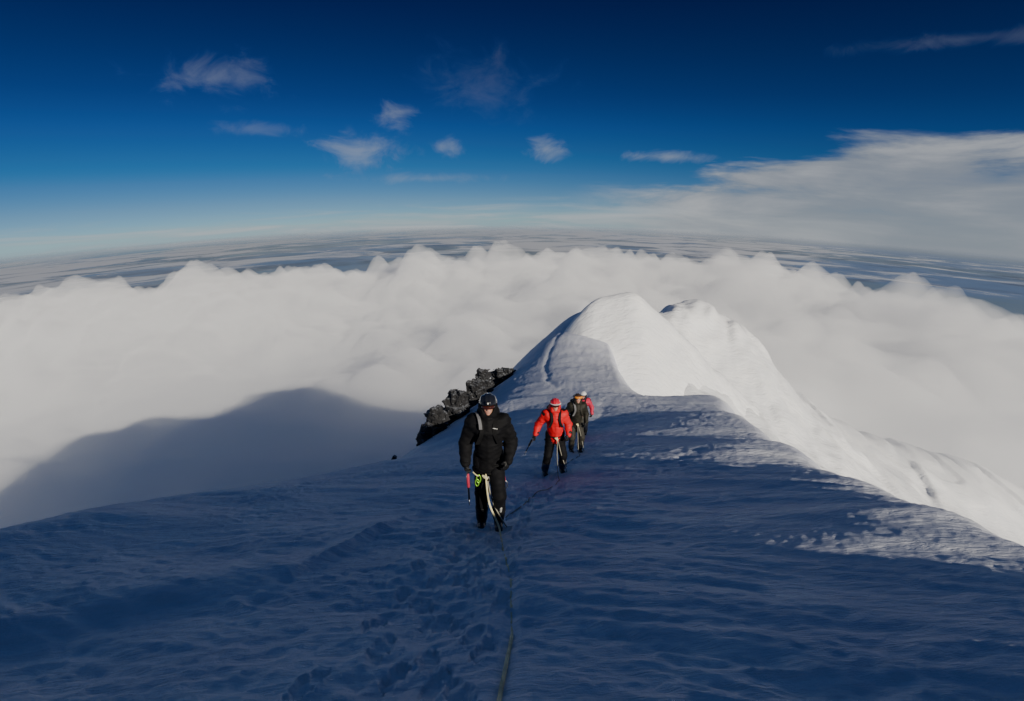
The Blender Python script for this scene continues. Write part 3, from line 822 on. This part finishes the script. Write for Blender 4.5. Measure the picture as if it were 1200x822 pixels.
    if c.get('pad'):
        pts = [ch+Vector(q) for q in ((-.155, .03, .215), (-.135, -.06, .21), (-.112, -.125, .165), (-.098, -.165, .10), (-.094, -.185, .05))]
        V = []; F = []
        for k, p_ in enumerate(pts):
            V += [p_+Vector((-.020, 0, 0)), p_+Vector((.020, 0, 0)), p_+Vector((.020, -.012, .010)), p_+Vector((-.020, -.012, .010))]
            if k: a = 4*k-4; F += [[a+q, a+(q+1) % 4, a+4+(q+1) % 4, a+4+q] for q in range(4)]
        F += [[3, 2, 1, 0], [4*len(pts)-4+q for q in range(4)]]
        mesh_obj('strap_pad', V, F, M['webgrey'], bk, smooth=False)
    if c.get('logo'):
        V = []; F = []
        for k, (u, v) in enumerate(((-.030, .010), (-.012, .006), (.006, .002), (.022, -.003), (.034, .0))):
            p_ = ch+Vector((.085+u, -.183, .055+v)); V += [p_, p_+Vector((0, .002, .010 if 0 < k < 4 else .005))]
            if k: a = 2*k-2; F += [[a, a+2, a+3, a+1]]
        o = mesh_obj('chest_logo', V, F, M['white'], root)
        o.modifiers.new('thickness', 'SOLIDIFY').thickness = .006
    mw = Matrix.Translation(root.location) @ Matrix.Rotation(rz, 4, 'Z')
    return dict(root=root, tie=mw @ (tie+Vector((.015, -.02, -.05))), wr=[mw @ w_ for w_ in wr], hdir=[mw.to_3x3() @ d.normalized() for d in hdir], feet=[mw @ f for f in feet])

P1 = climber(-.31, 6.5, R(2), 'climber in black hooded jacket and black helmet leading with a red-handled ice axe',
    dict(fine=True, bulk=.008, scale=1.08, feet=((-.11, .10, .03), (.125, -.13, .03)), jacket='black', hood='black', helmet='helmet_black', lamp=True, goggles='lens', goggle_z=.004, balaclava='gold', trousers='trouser', pockets=True, logo=True, gear=True, lean=.075,
         elbow=((-.115, .02, -.30), (.115, .03, -.29)), wrist=((-.005, -.07, -.255), (-.04, -.16, -.20)), hdir=((.03, -.25, -.95), (-.35, -.45, -.8)), hnorm=((1, 0, -.1), (-.6, .6, 0)), curl=(1.35, .8), patch=1, hem=-.12, belt=-.13, tiex=-.05, pack='black', straps=('webblack', 'webblack'), pad=True, seed=3))
P2 = climber(.95, 10.85, R(4), 'climber in bright red jacket with black shoulders and red helmet',
    dict(feet=((-.20, .06, .0), (.17, -.02, .0)), jacket='red', yoke=(.45, .35), helmet='helmet_red', band=True, goggles='lens', hood='red', balaclava='red', lean=.10, tilt=-.03,
         elbow=((-.16, .06, -.25), (.13, .04, -.27)), wrist=((-.075, -.09, -.20), (-.02, -.17, -.17)), hdir=((-.55, -.1, -.75), (-.3, -.5, -.75)), hnorm=((.8, 0, -.6), (-.6, .6, 0)), curl=(1.2, .8), hem=-.14, gaiter='greyboot', pack='black', straps=('webblack', 'webblack'), seed=13))
P3 = climber(1.84, 14.3, R(6), 'climber in dark olive jacket with orange goggles pushed up on the helmet',
    dict(feet=((-.10, .05, .0), (.13, -.10, .0)), jacket='olive', helmet='helmet_dark', goggles='orange', goggle_z=.075, hood='olive', balaclava='black', lean=.09,
         elbow=((-.10, .03, -.28), (.10, .04, -.28)), wrist=((.02, -.14, -.21), (-.02, -.15, -.20)), hdir=((.2, -.5, -.8), (-.25, -.5, -.8)), hnorm=((.7, .5, 0), (-.6, .6, 0)), curl=(.9, .8), trousers='beige', hem=-.16, pack='olive', straps=('webgrey', 'olive'), seed=23))
P4 = climber(2.68, 18.9, R(-8), 'last climber in crimson jacket with dark shoulders and white helmet',
    dict(feet=((-.11, -.05, .0), (.12, .08, .0)), jacket='crimson', yoke=(.25, .25), yokemat='navy', helmet='helmet_white', goggles='lens', hood='navy', balaclava='black', lean=.12,
         elbow=((-.12, .02, -.27), (.14, .02, -.26)), wrist=((.03, -.14, -.21), (.02, -.15, -.20)), hdir=((.2, -.5, -.8), (-.25, -.5, -.8)), hnorm=((.7, .5, 0), (-.6, .6, 0)), curl=(.9, .8), trousers='navy', hem=-.10, pack='navy', straps=('webblack', 'webblack'), seed=33))

# ------------------------------------------------------------------ ice axes
def ice_axe(grip, d, length, label, mat):
    """held by the head, spike hanging down along d"""
    d = Vector(d).normalized(); z = -d
    root = empty('ice_axe', grip)
    root['label'] = label; root['category'] = 'ice axe'
    fwd = Vector((0, -1, 0)); fwd = (fwd-z*fwd.dot(z)).normalized(); sd2 = z.cross(fwd)
    at = lambda u, v, w_: fwd*u+sd2*v+z*w_
    tube('shaft', [at(0, 0, 0), at(0, 0, -length)], .012, M['darkmetal'], root, 10)
    tube('grip', [at(0, 0, -.05), at(0, 0, -.07), at(0, 0, -length*.55), at(0, 0, -length*.57)], [.016, .021, .021, .016], M[mat], root, 10)
    tube('spike', [at(0, 0, -length+.01), at(0, 0, -length-.04), at(0, 0, -length-.09)], [.013, .009, .002], M['steel'], root, 8)
    tube('pick', [at(-.01, 0, .01), at(.06, 0, .016), at(.12, 0, .008), at(.165, 0, -.012)], [.013, .011, .008, .003], M['steel'], root, 6)
    tube('adze', [at(0, 0, .01), at(-.05, 0, .014), at(-.09, 0, .006)], [.012, .012, .022], M['steel'], root, 6)
g1 = P1['wr'][0]+P1['hdir'][0]*.095+Vector((.022, -.0, -.005))
ice_axe(g1, (.03, .03, -1), .44, 'ice axe with red grip hanging from the black climber\'s glove', 'pink')
g2 = P2['wr'][0]+P2['hdir'][0]*.095
ice_axe(g2, (-.35, .25, -.9), .42, 'dark ice axe held out by the climber in the red jacket', 'webblack')

# ------------------------------------------------------------------ rope
def on_snow(x, y, lift=.008):
    return Vector((x, y, ground_at(x, y)+lift))
def rope(label, start, mids, end, rad=.009):
    pts = [start]+mids+[end]
    tube('climbing_rope', spline(pts, 10), rad, M['rope' if rad > .01 else 'rope2'], None, 8, label=label, category='rope', group='rope linking the climbers')
def rpath(x0, y0, x1, y1, n, amp, ph):
    out = []
    for k in range(n+1):
        s_ = k/n; x = x0+(x1-x0)*s_+amp*math.sin(ph+s_*7)*math.sin(math.pi*s_); y = y0+(y1-y0)*s_
        out.append(on_snow(x, y))
    return out
t1 = P1['tie']; f1 = P1['feet']
rope('pale rope running from the leading climber\'s harness down the snow to the camera', t1, [t1+Vector((.04, -.05, -.30)), on_snow(-.18, 6.20, .10), on_snow(-.15, 6.05)] + [on_snow(float(rope_x(y_)), y_, .012 if y_ < 3.05 else -.010) for y_ in np.linspace(5.9, 1.9, 40)], on_snow(-.11, 1.5), .0125)
def between(a, b, label, ph):
    s = a['feet'][1]; e_ = b['tie']
    sx, sy = s.x+.1, s.y+.45
    rope(label, a['tie']+Vector((.02, 0, 0)), [a['tie']+Vector((.09, -.06, -.28)), on_snow(s.x+.10, s.y-.05, .03), on_snow(sx, sy)] + rpath(sx, sy+.2, e_.x+.02, e_.y-.45, 14, .10, ph) + [on_snow(e_.x+.02, e_.y-.16, .05), e_+Vector((.0, -.06, -.30))], e_)
between(P1, P2, 'pale rope lying between the black-jacketed climber and the red-jacketed climber', 1.0)
between(P2, P3, 'pale rope between the red-jacketed climber and the olive-jacketed climber', 2.0)
between(P3, P4, 'pale rope between the olive-jacketed climber and the last climber', .2)

# ------------------------------------------------------------------ rocks on the left skyline
def rock_material():
    m, t, out = new_mat('frosted_dark_rock')
    g = t.new('ShaderNodeNewGeometry'); tc = t.new('ShaderNodeTexCoord'); P = tc.outputs['Object']
    n = t.noise(P, 2.2, 6, .65); n2 = t.noise(P, 9, 5, .7)
    c = t.mix(t.ss(n, .35, .65), (.008, .008, .010), (.026, .026, .029))
    nz = t.xyz(g.outputs['Normal'])[2]
    s_ = t.ss(t.math('ADD', nz, t.math('MULTIPLY', t.math('SUBTRACT', n2, .5), 1.6)), .55, 1.15)
    c = t.mix(t.math('MULTIPLY', s_, .35), c, (.55, .58, .64))
    b = t.new('ShaderNodeBump', Height=n2, Strength=.8, Distance=.12)
    bs = t.new('ShaderNodeBsdfPrincipled', Base_Color=c, Roughness=.85, Normal=b.outputs[0])
    t.l.new(bs.outputs[0], out.inputs[0]); return m
rock_m = rock_material()

def rock(x, y, zt, w_, hgt, sd_, label):
    root_z = zt-hgt
    rnd = random.Random(sd_); fs = []
    for k in range(6):
        s_ = k/5
        c = ((rnd.random()-.5)*w_*.55, (rnd.random()-.5)*w_*.7, hgt*(.10+.72*s_)); r = w_*(.58-.22*s_)*(.75+.5*rnd.random())
        from mathutils import Euler
        fs.append(box(c, (r*.75, r*.9, hgt*.26*(.7+.7*rnd.random())), r*.10, Euler((rnd.uniform(-.45, .45), rnd.uniform(-.45, .45), rnd.uniform(0, 3)))))
    u = union(fs, .05*w_)
    def f(P):
        n = noise3(P[..., 0]*2.1, P[..., 1]*2.1, P[..., 2]*2.1, sd_); n2 = noise3(P[..., 0]*5.3, P[..., 1]*5.3, P[..., 2]*4, sd_+1); n3 = noise3(P[..., 0]*12, P[..., 1]*12, P[..., 2]*12, sd_+2)
        return u(P)+.16*w_*n+.17*w_*(np.abs(n2)-.3)+.06*w_*n3
    f.bb = (u.bb[0]-.1, u.bb[1]+.1)
    o = solid('rock', f, max(w_, hgt)/46, rock_m, None, 0, smooth=False)
    o.location = (x, y, root_z); o['label'] = label; o['category'] = 'rock'; o['group'] = 'dark rocks along the left skyline of the ridge'
rock(-5.1, 29.5, -12.05, 0.71, 1.61, 70, 'lowest dark rock tower at the left foot of the rock rib')
rock(-4.65, 31.5, -11.56, 0.96, 1.87, 71, 'second frosted rock tower up the left skyline rib')
rock(-3.78, 34.0, -11.38, 1.24, 1.95, 72, 'broad rock tower in the middle of the left skyline rib')
rock(-2.8, 37.0, -11.53, 1.06, 1.87, 73, 'tall rock tower just below the round top block of the rib')
rock(-2.12, 39.5, -11.51, 1.03, 1.36, 74, 'round rock block near the top of the rib, standing clear')
rock(-0.79, 43.0, -12.30, 1.51, 1.36, 75, 'long low rock at the upper end of the rib')
rock(-5.71, 23.5, -11.13, 0.20, 0.35, 76, 'small lone rock on the snow edge below the rib')
